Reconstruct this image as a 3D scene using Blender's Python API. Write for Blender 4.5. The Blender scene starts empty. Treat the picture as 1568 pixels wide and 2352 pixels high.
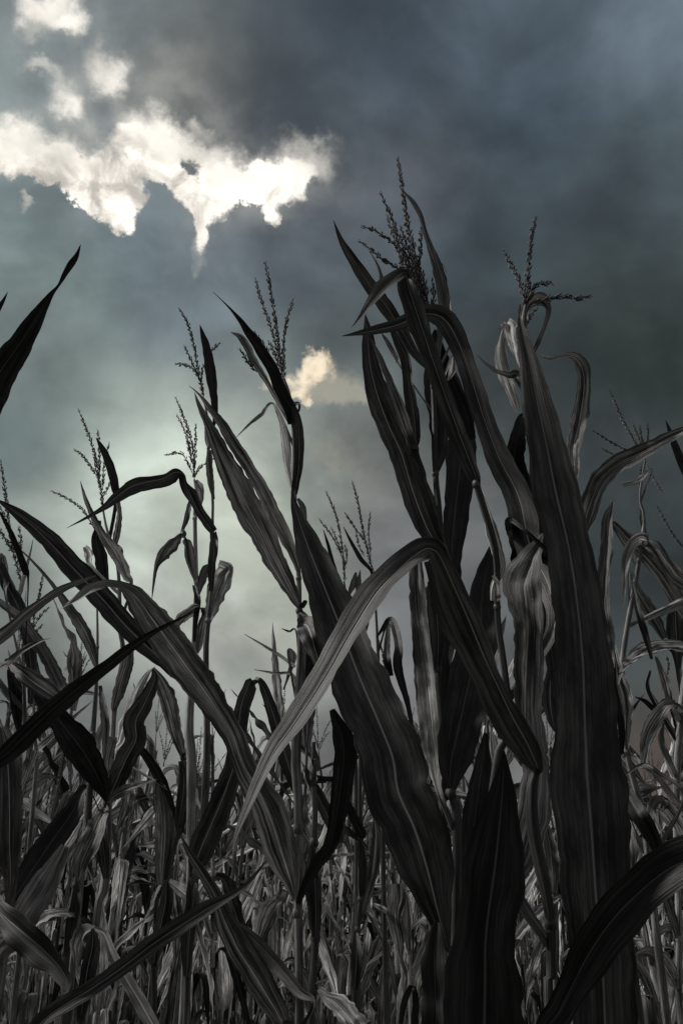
import bpy, math, random
from mathutils import Vector, Matrix, noise
R = math.radians
C = bpy.context.scene.collection
rng = random.Random(7)

# ---------------------------------------------------------------- camera
PITCH = R(24.4); FPX = 2037.0; CAMZ = 1.3
cd = bpy.data.cameras.new('camera'); cam = bpy.data.objects.new('camera', cd); C.objects.link(cam)
cam.location = (0, 0, CAMZ); cam.rotation_euler = (R(90) + PITCH, 0, 0)
cd.sensor_fit = 'VERTICAL'; cd.angle = R(60); cd.clip_end = 3000; cd.clip_start = .02
bpy.context.scene.camera = cam
CAM = Vector((0, 0, CAMZ))
FWD = Vector((0, math.cos(PITCH), math.sin(PITCH))); UPV = Vector((0, -math.sin(PITCH), math.cos(PITCH)))

def ray(px, py):
    return Vector((1, 0, 0)) * ((px - 784) / FPX) + UPV * ((1176 - py) / FPX) + FWD

vs = bpy.context.scene.view_settings
vs.view_transform = 'Standard'; vs.look = 'None'; vs.gamma = 1; vs.exposure = 0

# ---------------------------------------------------------------- sky
def lin(h):
    return [((int(h[i:i+2], 16) / 255 + .055) / 1.055) ** 2.4 if int(h[i:i+2], 16) > 10 else int(h[i:i+2], 16) / 255 / 12.92 for i in (0, 2, 4)]
SUN_EL, SUN_AZ = R(47), R(-78)
w = bpy.data.worlds.new('World'); bpy.context.scene.world = w; w.use_nodes = True
T = w.node_tree; N = T.nodes; K = T.links; N.clear()
def nd(tree, t, **kw):
    n = tree.nodes.new(t)
    for k, v in kw.items(): setattr(n, k, v)
    return n
def put(tree, sock, v):
    if isinstance(v, bpy.types.NodeSocket): tree.links.new(v, sock)
    else: sock.default_value = v
def mth(tree, op, a, b=None, c=None, clamp=False):
    n = nd(tree, 'ShaderNodeMath', operation=op, use_clamp=clamp)
    put(tree, n.inputs[0], a)
    if b is not None: put(tree, n.inputs[1], b)
    if c is not None: put(tree, n.inputs[2], c)
    return n.outputs[0]
def vmt(tree, op, a, b=None, s=None):
    n = nd(tree, 'ShaderNodeVectorMath', operation=op)
    put(tree, n.inputs[0], a)
    if b is not None: put(tree, n.inputs[1], b)
    if s is not None: put(tree, n.inputs['Scale'], s)
    return n.outputs['Value'] if op in ('LENGTH', 'DISTANCE', 'DOT_PRODUCT') else n.outputs[0]
def mrange(tree, v, a, b, c, d, it='SMOOTHSTEP'):
    n = nd(tree, 'ShaderNodeMapRange', interpolation_type=it)
    put(tree, n.inputs['Value'], v)
    for k, x in zip(('From Min', 'From Max', 'To Min', 'To Max'), (a, b, c, d)): put(tree, n.inputs[k], x)
    return n.outputs['Result']
def nse(tree, vec, scale, detail=4, rough=.5, dist=0):
    n = nd(tree, 'ShaderNodeTexNoise')
    put(tree, n.inputs['Vector'], vec)
    n.inputs['Scale'].default_value = scale; n.inputs['Detail'].default_value = detail
    n.inputs['Roughness'].default_value = rough; n.inputs['Distortion'].default_value = dist
    return n.outputs['Fac'], n.outputs['Color']
tc = nd(T, 'ShaderNodeTexCoord'); DIR = vmt(T, 'NORMALIZE', tc.outputs['Generated'])
_, wc = nse(T, DIR, 3.2, 5, .55)
warp = vmt(T, 'SCALE', vmt(T, 'SUBTRACT', wc, (.5, .5, .5)), s=.10)
DW = vmt(T, 'ADD', DIR, warp)
# cloud deck: colours of the cloud by direction
CTRL = [(60,120,'929d9c'),(300,80,'707b80'),(600,60,'56616a'),(900,150,'4a5560'),(1200,250,'414d57'),(1500,60,'66747f'),
 (1500,420,'444e53'),(640,260,'535c65'),(420,200,'767a7b'),(180,300,'6d777b'),(950,420,'50565d'),(100,600,'84928f'),(420,700,'68737a'),
 (700,640,'4d575e'),(1100,620,'3e494e'),(1450,780,'373f3e'),(150,860,'6b7674'),(60,1010,'5a6666'),(330,960,'8a958f'),
 (400,1230,'dbe4d8'),(330,1330,'c3cbc0'),(430,1060,'c0cabf'),(560,1340,'bfc4b6'),(490,1150,'d6decf'),(400,1450,'adb1ab'),(500,1240,'d2dacd'),(230,300,'5f6a70'),(330,250,'84867f'),(400,190,'888981'),(480,170,'6e7372'),(560,320,'4c5660'),(640,340,'525a63'),(200,115,'67737a'),(260,50,'7c868c'),(20,250,'808c8b'),(350,130,'6a7276'),(60,520,'7f8d90'),(200,470,'74838a'),(370,550,'5f6c72'),(560,500,'626b70'),(800,480,'53595f'),(780,300,'4f585f'),(1150,60,'55616b'),(750,60,'4c5862'),(860,1100,'787a77'),(650,1000,'848a84'),(740,800,'5a6365'),(920,1250,'66686a'),(720,1120,'7f8681'),(850,980,'696e6c'),(240,1230,'a2aca3'),(80,1330,'6c7270'),
 (250,1600,'777a79'),(500,1560,'8c8f8b'),(80,1650,'5a5d5c'),(300,1880,'616161'),(620,1900,'6c6c6c'),(1100,1250,'5f6162'),(1420,1250,'33393a'),
 (1450,1560,'3c4243'),(1550,1760,'504740'),(900,1750,'6e6e70'),(1200,1900,'767676'),(1300,1000,'3b4142'),(1050,900,'43494b'),(560,880,'6e7776')]
acc = None; wsum = None
for (px, py, h) in CTRL:
    d = ray(px, py).normalized()
    ds = vmt(T, 'DISTANCE', DW, tuple(d))
    wt = mth(T, 'POWER', mrange(T, ds, 0, .34, 1, 0, 'LINEAR'), 8.0)
    cs = vmt(T, 'SCALE', tuple(lin(h)), s=wt)
    acc = cs if acc is None else vmt(T, 'ADD', acc, cs)
    wsum = wt if wsum is None else mth(T, 'ADD', wsum, wt)
# the rest of the sky (behind and above the camera): even overcast
acc = vmt(T, 'ADD', acc, (.18 * .002, .18 * .002, .182 * .002)); wsum = mth(T, 'ADD', wsum, .002)
deck = vmt(T, 'SCALE', acc, s=mth(T, 'DIVIDE', 1.0, wsum))
# billows
st = vmt(T, 'MULTIPLY', DIR, (1, 1, 1.25))
b1, _ = nse(T, st, 4.2, 7, .52, .35)
b2, _ = nse(T, vmt(T, 'ADD', st, (3.1, 1.7, .4)), 11, 5, .5, .2)
bil = mth(T, 'MULTIPLY', mrange(T, b1, .30, .70, .72, 1.42), mrange(T, b2, .3, .7, .84, 1.17))
deck = vmt(T, 'SCALE', deck, s=bil)
# breaks in the deck, as ellipses in azimuth / elevation
sx = nd(T, 'ShaderNodeSeparateXYZ'); K.new(DIR, sx.inputs[0])
az = mth(T, 'ARCTAN2', sx.outputs[0], sx.outputs[1]); el = mth(T, 'ARCSINE', sx.outputs[2])
cb = nd(T, 'ShaderNodeCombineXYZ'); K.new(az, cb.inputs[0]); K.new(el, cb.inputs[1])
_, wc2 = nse(T, DIR, 9, 8, .62)
AE = vmt(T, 'ADD', cb.outputs[0], vmt(T, 'SCALE', vmt(T, 'SUBTRACT', wc2, (.5, .5, .5)), s=.13))
def azel(px, py):
    d = ray(px, py).normalized(); return math.atan2(d.x, d.y), math.asin(d.z)
def field(blobs, soft=1.0):
    f = None
    for (px, py, rx, ry, s) in blobs:
        a, e = azel(px, py); ax = abs(azel(px + rx, py)[0] - a) * soft; ey = abs(azel(px, py - ry)[1] - e) * soft
        v = vmt(T, 'MULTIPLY', vmt(T, 'SUBTRACT', AE, (a, e, 0)), (1 / ax, 1 / ey, 0))
        r = mrange(T, vmt(T, 'LENGTH', v), 0, 1.7, s, 0)
        f = r if f is None else mth(T, 'ADD', f, r)
    return f
OPEN = [(60,385,120,40,1.2),(190,400,100,34,1.1),(15,420,50,26,.6),(345,390,100,50,1.2),(265,455,56,46,1.1),(300,505,40,34,.9),(430,430,110,52,1.2),(470,490,52,56,.8),(458,560,22,50,1.0),(560,410,95,48,1.2),
 (650,420,52,60,1.1),(630,500,34,26,.9),(690,375,34,40,.7),(215,430,30,26,.6),
 (440,392,32,18,-1.1),(300,408,46,26,-.85),(430,455,36,16,-.6),(575,500,34,36,-1.1),(370,528,46,42,-.7),(120,455,80,22,-.5),(660,440,20,14,-.4)]
SOFT = [(108,35,52,52,1.25),(158,84,26,14,.9),(75,178,30,20,.95),(248,182,50,44,1.35),(265,252,20,30,.45),(140,240,36,32,.8),(155,262,26,18,.5),(20,340,80,40,.8),(110,372,90,34,1.0),(240,380,80,30,.8),(355,345,62,44,1.15),
 (470,290,22,16,.55),(480,350,60,36,.9),(420,370,60,30,.6),(590,395,100,30,.8),(690,352,46,46,.85),(735,340,46,36,.45),(452,590,18,44,.5),(50,480,12,12,.8),(60,10,30,30,.5),(175,70,22,14,.6),(60,95,24,20,.4),(285,215,20,30,.5),(200,300,30,20,.35),(60,300,50,24,.5),(0,300,40,40,.5),(440,392,30,18,-1.2),(300,408,44,26,-.8),(430,455,34,16,-.6),(575,500,32,34,-1.0),(370,530,42,40,-.7)]
fo = field(OPEN)
e3, _ = nse(T, DIR, 12, 6, .5)
e1, _ = nse(T, DIR, 21, 9, .62, .5)
def rough_field(f, n, amp):      # noise frays a break only where there is a break
    return mth(T, 'ADD', f, mth(T, 'MULTIPLY', mth(T, 'MULTIPLY', mth(T, 'SUBTRACT', n, .5), amp), mrange(T, f, .0, .22, 0, 1)))
opn = rough_field(fo, e1, 1.5)
mask = mrange(T, opn, .27, .74, 0, 1)
fsf = rough_field(field(SOFT, 1.3), e3, 1.5)
smask = mrange(T, fsf, .08, 1.65, 0, .97)
gl = field([(330,250,230,170,1.0),(90,380,200,120,.7),(620,420,200,120,.8),(110,60,110,110,.6),(450,540,90,110,.5)])
halo = mth(T, 'MULTIPLY', mrange(T, gl, .0, 1.3, 0, .75), mrange(T, mth(T, 'ADD', mth(T, 'MULTIPLY', b2, .6), mth(T, 'MULTIPLY', e3, .4)), .40, .62, .06, 1.0))
e2, _ = nse(T, DIR, 30, 7, .6, .4)
bright = mrange(T, mth(T, 'ADD', mth(T, 'MULTIPLY', e2, .5), mth(T, 'MULTIPLY', e3, .5)), .40, .57, .55, 1.28)
wcol = vmt(T, 'SCALE', (.98, .92, .83), s=bright)
SM = [(706,880,36,40,1.15),(740,850,30,26,1.0),(690,935,34,20,.9),(635,902,50,17,.85),(722,930,22,28,.8),(775,875,34,22,.55),(775,940,44,34,-.3)]
fs = field(SM)
m2 = mrange(T, rough_field(fs, e1, 1.7), .34, 1.05, 0, 1)
m3 = mrange(T, rough_field(field([(775,895,75,48,1.3),(825,910,44,26,.9),(780,1050,60,50,.6),(850,1130,40,30,.4)]), e3, 1.1), .22, 1.3, 0, .7)
def cmix(f, a, b, mode='MIX'):
    n = nd(T, 'ShaderNodeMix', data_type='RGBA', blend_type=mode)
    put(T, n.inputs[0], f); put(T, n.inputs[6], a); put(T, n.inputs[7], b); return n.outputs[2]
col = cmix(halo, deck, (.50, .49, .45, 1))
col = cmix(mask, col, wcol)
col = cmix(smask, col, vmt(T, 'SCALE', (.98, .93, .84), s=mrange(T, e3, .35, .6, .80, 1.16)))
col = cmix(m3, col, (.42, .40, .33, 1))
col = cmix(m2, col, vmt(T, 'SCALE', (.86, .74, .56), s=mrange(T, e2, .30, .60, .45, 1.15)))
skt = nd(T, 'ShaderNodeTexSky', sky_type='NISHITA', sun_disc=False, sun_elevation=SUN_EL, sun_rotation=SUN_AZ)
sk = vmt(T, 'SCALE', skt.outputs[0], s=.05)
col = cmix(.01, col, sk)          # a little clear daylight through the thin cloud
bgn = nd(T, 'ShaderNodeBackground'); K.new(col, bgn.inputs[0]); bgn.inputs[1].default_value = 1
wo = nd(T, 'ShaderNodeOutputWorld'); K.new(bgn.outputs[0], wo.inputs[0])
w.cycles.sampling_method = 'MANUAL'; w.cycles.sample_map_resolution = 512

# ---------------------------------------------------------------- sun, veiled by the cloud
sl = bpy.data.lights.new('sun', 'SUN'); sl.energy = 3.3; sl.angle = R(10); sl.color = (1, .97, .93)
so = bpy.data.objects.new('sun', sl); C.objects.link(so)
sd = Vector((math.sin(SUN_AZ) * math.cos(SUN_EL), math.cos(SUN_AZ) * math.cos(SUN_EL), math.sin(SUN_EL)))
so.rotation_euler = sd.to_track_quat('Z', 'Y').to_euler()

# ---------------------------------------------------------------- materials
def leafmat(name, base, trans, mott, rib, rough=.5, st=1.0, pat=0.0, spec=.3):
    m = bpy.data.materials.new(name); m.use_nodes = True; t = m.node_tree; t.nodes.clear()
    uv = nd(t, 'ShaderNodeTexCoord'); oi = nd(t, 'ShaderNodeObjectInfo')
    s = nd(t, 'ShaderNodeSeparateXYZ'); t.links.new(uv.outputs['UV'], s.inputs[0])
    u = s.outputs[0]; v = s.outputs[1]; off = mth(t, 'MULTIPLY', oi.outputs['Random'], 37.0)
    def uvn(su, sv, det, ro):
        c = nd(t, 'ShaderNodeCombineXYZ')
        t.links.new(mth(t, 'MULTIPLY', u, su), c.inputs[0]); t.links.new(mth(t, 'MULTIPLY', v, sv), c.inputs[1]); t.links.new(off, c.inputs[2])
        return nse(t, c.outputs[0], 1, det, ro)[0]
    fine = uvn(46, 3.0, 4, .6); mid = uvn(11, 2.2, 4, .6); blot = uvn(3.2, 9, 5, .65); speck = uvn(60, 420, 2, .5)
    k = mth(t, 'MULTIPLY', mrange(t, fine, .30, .70, 1 - .40 * st, 1 + .42 * st), mrange(t, mid, .3, .7, 1 - .48 * st, 1 + .52 * st))
    k = mth(t, 'MULTIPLY', k, mrange(t, blot, .36, .64, 1 - mott, 1 + mott * .75))
    k = mth(t, 'MULTIPLY', k, mrange(t, oi.outputs['Random'], 0, 1, .72, 1.28, 'LINEAR'))
    if pat: k = mth(t, 'MULTIPLY', k, mrange(t, mth(t, 'ADD', uvn(5, 3.5, 5, .6), mth(t, 'MULTIPLY', mth(t, 'SUBTRACT', fine, .5), .25)), .42, .53, 1 - pat, 1.15))
    k = mth(t, 'ADD', k, mrange(t, speck, .76, .82, 0, .4))
    cen = mth(t, 'ABSOLUTE', mth(t, 'SUBTRACT', u, .5))
    ribm = mrange(t, cen, .007, .026, rib, 0)
    k = mth(t, 'ADD', k, ribm)
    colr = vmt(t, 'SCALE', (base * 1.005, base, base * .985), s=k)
    p = nd(t, 'ShaderNodeBsdfPrincipled'); t.links.new(colr, p.inputs['Base Color'])
    p.inputs['Roughness'].default_value = rough; p.inputs['Specular IOR Level'].default_value = spec
    bm = nd(t, 'ShaderNodeBump'); bm.inputs['Strength'].default_value = .55; bm.inputs['Distance'].default_value = .0016
    h = mth(t, 'ADD', fine, mth(t, 'MULTIPLY', mid, 1.6)); h = mth(t, 'ADD', h, mrange(t, cen, .0, .05, 1.5, 0)); t.links.new(h, bm.inputs['Height'])
    t.links.new(bm.outputs[0], p.inputs['Normal'])
    tr = nd(t, 'ShaderNodeBsdfTranslucent'); t.links.new(colr, tr.inputs[0]); t.links.new(bm.outputs[0], tr.inputs['Normal'])
    mx = nd(t, 'ShaderNodeMixShader'); mx.inputs[0].default_value = trans
    t.links.new(p.outputs[0], mx.inputs[1]); t.links.new(tr.outputs[0], mx.inputs[2])
    o = nd(t, 'ShaderNodeOutputMaterial'); t.links.new(mx.outputs[0], o.inputs[0]); return m
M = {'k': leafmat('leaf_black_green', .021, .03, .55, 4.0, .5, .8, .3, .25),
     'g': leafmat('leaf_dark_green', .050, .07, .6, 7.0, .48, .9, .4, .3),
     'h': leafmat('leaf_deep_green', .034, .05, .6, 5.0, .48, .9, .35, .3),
     'm': leafmat('leaf_drying', .14, .18, .45, 1.8, .55, 1.1, .65),
     'd': leafmat('leaf_dry', .21, .27, .55, .5, .65, 1.3, .72),
     'p': leafmat('leaf_bleached', .54, .34, .5, .2, .7, 1.2, .6),
     's': leafmat('stalk_dark', .055, .0, .4, 0, .5, 1, .4),
     't': leafmat('stalk_dry', .17, .0, .5, 0, .6, 1, .5),
     'u': leafmat('stalk_pale', .34, .0, .4, 0, .6, 1, .4),
     'n': leafmat('tassel_dry', .10, .12, .3, 0, .7)}

# ---------------------------------------------------------------- mesh helpers
class MB:
    def __init__(s): s.v = []; s.f = []; s.uv = []; s.mi = []; s.mats = []
    def mat(s, m):
        if m not in s.mats: s.mats.append(m)
        return s.mats.index(m)
    def build(s, name, parent=None, org=Vector((0, 0, 0))):
        me = bpy.data.meshes.new(name); me.from_pydata([tuple(Vector(p) - org) for p in s.v], [], s.f)
        ul = me.uv_layers.new(name='UVMap'); i = 0; dat = []
        for f in s.f:
            for q in f: dat += [s.uv[q][0], s.uv[q][1]]
        ul.data.foreach_set('uv', dat)
        for m in s.mats: me.materials.append(M[m] if isinstance(m, str) else m)
        me.polygons.foreach_set('material_index', s.mi)
        me.polygons.foreach_set('use_smooth', [True] * len(s.f)); me.update()
        o = bpy.data.objects.new(name, me); C.objects.link(o)
        if parent: o.parent = parent
        return o

def catmull(P, n):
    """P list of tuples/lists of equal length -> n+1 samples, evenly by chord length of the first three values"""
    P = [list(p) for p in P]
    if len(P) == 2: P = [P[0], [(a + b) / 2 for a, b in zip(*P)], P[1]]
    Q = [[2 * a - b for a, b in zip(P[0], P[1])]] + P + [[2 * a - b for a, b in zip(P[-1], P[-2])]]
    out = []; seg = len(P) - 1; sub = 14; fine = []
    for i in range(seg):
        p0, p1, p2, p3 = Q[i:i+4]
        for j in range(sub):
            t = j / sub
            fine.append([.5 * (2 * b + (c - a) * t + (2 * a - 5 * b + 4 * c - d) * t * t + (3 * b - a - 3 * c + d) * t ** 3) for a, b, c, d in zip(p0, p1, p2, p3)])
    fine.append(P[-1])
    L = [0]
    for a, b in zip(fine, fine[1:]): L.append(L[-1] + math.dist(a[:3], b[:3]))
    k = 0
    for i in range(n + 1):
        s = L[-1] * i / n
        while k < len(L) - 2 and L[k + 1] < s: k += 1
        f = (s - L[k]) / max(1e-9, L[k + 1] - L[k]); f = min(1, max(0, f))
        out.append([a + (b - a) * f for a, b in zip(fine[k], fine[k + 1])])
    return out, L[-1]

def ribbon(mb, mat, P, side_fn, n=34, ns=8, fold=.28, rip=.05, seed=0, curl=0.0):
    """P: (x,y,z,width,roll) control points. side_fn(p,T) gives the unrolled side direction."""
    S, L = catmull(P, n); r = random.Random(seed); ph = [r.uniform(0, 6.28) for _ in range(5)]
    fr = r.uniform(9, 15); mi = mb.mat(mat); b0 = len(mb.v)
    amp = r.uniform(.6, 1.3) * rip; vo = r.uniform(0, 9); dry = mat in 'mdp'; so_ = seed * 3.17
    if dry: n = max(n, int(n * 1.5)) if n >= 18 else n; S, L = catmull(P, n)
    for i, q in enumerate(S):
        p = Vector(q[:3]); a = Vector(S[max(0, i - 1)][:3]); b = Vector(S[min(n, i + 1)][:3]); t = (b - a).normalized()
        s0 = side_fn(p, t); nv = t.cross(s0).normalized()
        rl = q[4] + .10 * math.sin(i / n * 7 + ph[3]); s = s0 * math.cos(rl) + nv * math.sin(rl); nn = t.cross(s).normalized()
        wd = max(0, q[3]); d = L * i / n
        for j in range(ns + 1):
            x = j / ns * 2 - 1; ax = abs(x)
            e = amp * wd * ax ** 1.6 * math.sin(d * fr * 1.0 / max(.3, L) * 3 + ph[0 if x < 0 else 1] + ax) + amp * .5 * wd * math.sin(d * 31 + ph[2]) * x
            wj = wd * (1 + .035 * math.sin(d * 43 + ph[4 if x < 0 else 0]) + .03 * math.sin(d * 117 + ph[1 if x < 0 else 2]))
            if dry:
                wj *= 1 + .16 * (noise.noise(Vector((so_, d * 60, 3 * (x > 0)))) - .1) * (ax > .9)
                e += wd * .13 * noise.noise(Vector((x * 1.7 + so_, d * 14, so_))) + wd * .05 * noise.noise(Vector((x * 4, d * 45, so_)))
            else:
                wj *= 1 - .22 * max(0, noise.noise(Vector((so_, d * 38, 3 * (x > 0)))) - .22) * (ax > .9)
                e += wd * .03 * noise.noise(Vector((x * 1.7 + so_, d * 9, so_)))
            h = fold * wd * .5 * (ax - .25 * ax * ax) - curl * wd * .5 * ax * ax + (0 if ax > .01 else -.02 * wd)
            mb.v.append(p + s * (x * wj * .5) + nn * (h + e)); mb.uv.append((j / ns, vo + d))
    for i in range(n):
        for j in range(ns):
            k = b0 + i * (ns + 1) + j
            mb.f.append((k, k + 1, k + ns + 2, k + ns + 1)); mb.mi.append(mi)

def tube(mb, mat, P, n=24, sides=9, nodes=(), seed=0, step=None):
    """P: (x,y,z,radius)"""
    S, L = catmull(P, n); mi = mb.mat(mat); b0 = len(mb.v); vo = (seed * 1.37) % 9
    ref = Vector((.3, 1, .1)).normalized()
    for i, q in enumerate(S):
        p = Vector(q[:3]); a = Vector(S[max(0, i - 1)][:3]); b = Vector(S[min(n, i + 1)][:3]); t = (b - a).normalized()
        s = t.cross(ref).normalized(); u = t.cross(s); rad = max(.0004, q[3])
        for j in range(sides + 1):
            g = j / sides * 2 * math.pi
            rr = rad * (1 + .05 * math.sin(3 * g + seed))
            mb.v.append(p + (s * math.cos(g) + u * math.sin(g)) * rr); mb.uv.append((j / sides, vo + L * i / n))
    for i in range(n):
        for j in range(sides):
            k = b0 + i * (sides + 1) + j
            mb.f.append((k, k + 1, k + sides + 2, k + sides + 1)); mb.mi.append(mi)

def node_ring(mb, mat, p, t, r):
    t = t.normalized()
    tube(mb, mat, [tuple(p - t * r * 1.0) + (r * .98,), tuple(p - t * r * .3) + (r * 1.17,), tuple(p + t * r * .2) + (r * 1.14,), tuple(p + t * r * 1.0) + (r * .9,)], n=6, sides=10)

def spikelets(mb, mat, P, gap=.0055, ln=.0095, wd=.0026, seed=0, stem=.0011, bare=.12):
    r = random.Random(seed); S, L = catmull(P, 26); n = max(6, int(L / gap))
    tube(mb, mat, [tuple(q[:3]) + (stem * (1 - .5 * i / 26),) for i, q in enumerate(S[::2])], n=14, sides=5)
    Q, _ = catmull([q[:3] for q in S], n); mi = mb.mat(mat)
    for i in range(int(n * bare), n + 1):
        p = Vector(Q[i]); a = Vector(Q[max(0, i - 1)]); b = Vector(Q[min(n, i + 1)]); t = (b - a).normalized()
        u = t.orthogonal().normalized(); v = t.cross(u); base = i * 2.4 + r.uniform(-.4, .4)
        tap = 1 if i < n * .8 else 1 - .5 * (i - n * .8) / (n * .2)
        for h in range(2):
            if r.random() < .10: continue
            g = base + h * math.pi + r.uniform(-.4, .4); o = u * math.cos(g) + v * math.sin(g)
            d = (t * 1.0 + o * r.uniform(.22, .75)).normalized(); s1 = d.orthogonal().normalized(); s2 = d.cross(s1)
            l = ln * r.uniform(.75, 1.2) * tap; wr = wd * r.uniform(.4, .62) * tap; q = p + o * stem; b0 = len(mb.v)
            mb.v += [q, q + d * l]; mb.uv += [(.2, i * .1), (.25, i * .1)]
            for c in range(4):
                mb.v.append(q + d * l * .42 + (s1 * math.cos(c * 1.5708) + s2 * math.sin(c * 1.5708)) * wr); mb.uv.append((.2 + c * .02, i * .1))
            for c in range(4):
                x, y = b0 + 2 + c, b0 + 2 + (c + 1) % 4
                mb.f += [(b0, y, x), (b0 + 1, x, y)]; mb.mi += [mi, mi]

# ---------------------------------------------------------------- sight-line frames used when the plants were surveyed from the photograph
FR = {'F0': (0, 0, 1.59439), 'F2': (1200, 500, 1300 / 1568), 'F3': (0, 800, 1200 / 1568), 'F4': (0, 1700, 1200 / 1568),
      'F5': (900, 1700, 1600 / 1568), 'F6': (0, 2700, 1250 / 1568), 'F7': (1250, 2700, 1250 / 1568)}
def parse(s):
    out = []; f = FR['F0']; new = 0
    for tk in s.split():
        if tk[0] == 'F': f = FR[tk]; new = 1; continue
        a = [float(q) for q in tk.split(',')]
        q = ((f[0] + a[0] * f[2]) / 1.59439, (f[1] + a[1] * f[2]) / 1.59439, (a[2] if len(a) > 2 else 0) * f[2] / 1.59439)
        if new and out and math.dist(q[:2], out[-1][:2]) < 30: new = 0; continue
        new = 0; out.append(q)
    return out
def at(px, py, Y):
    d = ray(px, py); return CAM + d * (Y / d.y)
def survey(s, d0, d1):
    """points in space for a surveyed line; distance runs from d0 to d1 along it; third value = real width"""
    p = parse(s); L = [0]
    for a, b in zip(p, p[1:]): L.append(L[-1] + math.dist(a[:2], b[:2]))
    res = []
    for (x, y, wd), l in zip(p, L):
        Y = d0 + (d1 - d0) * l / max(1, L[-1]); q = at(x, y, Y)
        depth = (q - CAM).dot(FWD); res.append((q, wd * depth / FPX))
    return res

def root(name, loc, label, cat, group=None):
    o = bpy.data.objects.new(name, None); C.objects.link(o); o.location = loc; o.empty_display_size = .1
    o['label'] = label; o['category'] = cat
    if group: o['group'] = group
    return o
def screen(q):
    v = q - CAM; k = v.dot(FWD); return (784 + v.x / k * FPX, 1176 - v.dot(UPV) / k * FPX)
def join_to_stalk(lp, stalk):
    """bring the base end of a leaf onto its stalk, running a short narrow collar to it when it stops short"""
    w0, w1 = lp[0][1], lp[-1][1]; st = [Vector(p[:3]) for p in stalk]; sc = [screen(p) for p in st]
    def near(q): a = screen(q); i = min(range(len(st)), key=lambda k: math.dist(a, sc[k])); return math.dist(a, sc[i]), i
    n0, n1 = near(lp[0][0]), near(lp[-1][0])
    first = (w0 > w1) if min(w0, w1) < .004 <= max(w0, w1) else n0[0] < n1[0]
    P = lp if first else lp[::-1]; dd, i = n0 if first else n1
    if dd > 150: return lp, 0
    L = [0]
    for a, b in zip(P, P[1:]): L.append(L[-1] + (a[0] - b[0]).length)
    k0 = st[i].y / P[0][0].y; out = []
    for (q, wd), l in zip(P, L):
        f = max(0, 1 - l / (.45 * L[-1])) ** 2; k = 1 + (k0 - 1) * f; out.append((CAM + (q - CAM) * k, wd * k))
    lead = 0
    if dd > 14:
        lead = 1 if first else 0
        down = min(len(st) - 1, i + 6)
        tgt = st[down] if (st[down] - out[0][0]).length < .35 else st[i]
        out.insert(0, (tgt, min(.012, out[0][1])))
    return (out if first else out[::-1]), lead
def eyeside(p, t):
    return t.cross(p - CAM).normalized()

cnt = 0
def plant(label, d, stalk, leaves, tassel=(), smat='s', nodes=(), group=None, tm='n', ground=None, tk=1.0):
    """stalk: surveyed line top -> bottom, carried on down to the soil. leaves: (line, d0, d1, material, tilt, extra)"""
    global cnt
    ds = d if isinstance(d, tuple) else (d, d)
    sp = survey(stalk, *ds); last = sp[-1][0]; prev = sp[-2][0]
    lean = (last - prev); lean = Vector((lean.x, lean.y, 0)) / max(.05, abs(lean.z)) * .35
    lean.x = max(-.25, min(.25, lean.x)); lean.y = max(-.1, min(.1, lean.y))
    base = Vector((last.x + lean.x * last.z * .7, last.y + lean.y * last.z, 0))
    rt = root('corn_plant', base, label, 'corn plant', group)
    mb = MB(); P = [tuple(q) + (max(.0035, wd * .5),) for q, wd in sp]
    rb = P[-1][3]; mid = last.lerp(base, .5) + lean * .06
    P += [tuple(mid) + (max(.010, rb * 1.1),), tuple(base - Vector((0, 0, .03))) + (max(.012, rb * 1.2),)]
    tube(mb, smat, P, n=70, sides=10, seed=cnt)
    for nspec in nodes:
        q = survey(nspec, ds[0], ds[1])[0]
        # snap the node onto the stalk
        best = min(catmull(P, 160)[0], key=lambda s: (Vector(s[:3]) - q[0]).length)
        node_ring(mb, smat, Vector(best[:3]), Vector((0, 0, 1)), max(best[3] * 1.06, q[1] * .38))
    mb.build('stalk', rt, base)
    SS = catmull(P, 120)[0]
    for lf in leaves:
        line, d0, d1, mt = lf[:4]; tilt = lf[4] if len(lf) > 4 else 20; ex = lf[5] if len(lf) > 5 else {}
        cnt += 1; lp = survey(line, d0, d1); m_ = len(lp); lp, lead = join_to_stalk(lp, SS); n_ = len(lp)
        dx = lp[-1][0].x - lp[0][0].x
        sg = 1 if eyeside(lp[n_ // 2][0], (lp[-1][0] - lp[0][0]).normalized()).z > 0 else -1
        tl = tilt if isinstance(tilt, (list, tuple)) else [tilt] * n_
        fl = ex.get('flip'); P2 = []
        for i, (q, wd) in enumerate(lp):
            a = tl[max(0, min(i - lead, len(tl) - 1))]; raw = -a * sg
            if fl is not None and i - lead >= fl: raw += 180
            c = max(.42, abs(math.cos(R(raw)))); P2.append(tuple(q) + (wd / c, R(raw)))
        mb = MB()
        ribbon(mb, mt, P2, eyeside, n=ex.get('n', 44), ns=8, fold=ex.get('fold', .30) * 1.35, rip=ex.get('rip', .045), seed=cnt, curl=ex.get('curl', 0))
        mb.build(ex.get('name', 'leaf'), rt, base)
    if tassel:
        par = None
        for i, b in enumerate(tassel):
            cnt += 1; mb = MB(); q = survey(b, ds[0], ds[0] + rng.uniform(-.06, .06) * (i > 0))
            k = 1.15 if i == 0 else 1.0
            spikelets(mb, tm, [tuple(a[0]) for a in q], seed=cnt, ln=.0125 * k * tk, wd=.0050 * k * tk, gap=.0054 * tk, stem=.0016 * tk, bare=.02 if i == 0 else .1)
            o = mb.build('tassel' if i == 0 else 'tassel_branch', par or rt, base)
            if i == 0: par = o
    return rt

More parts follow.
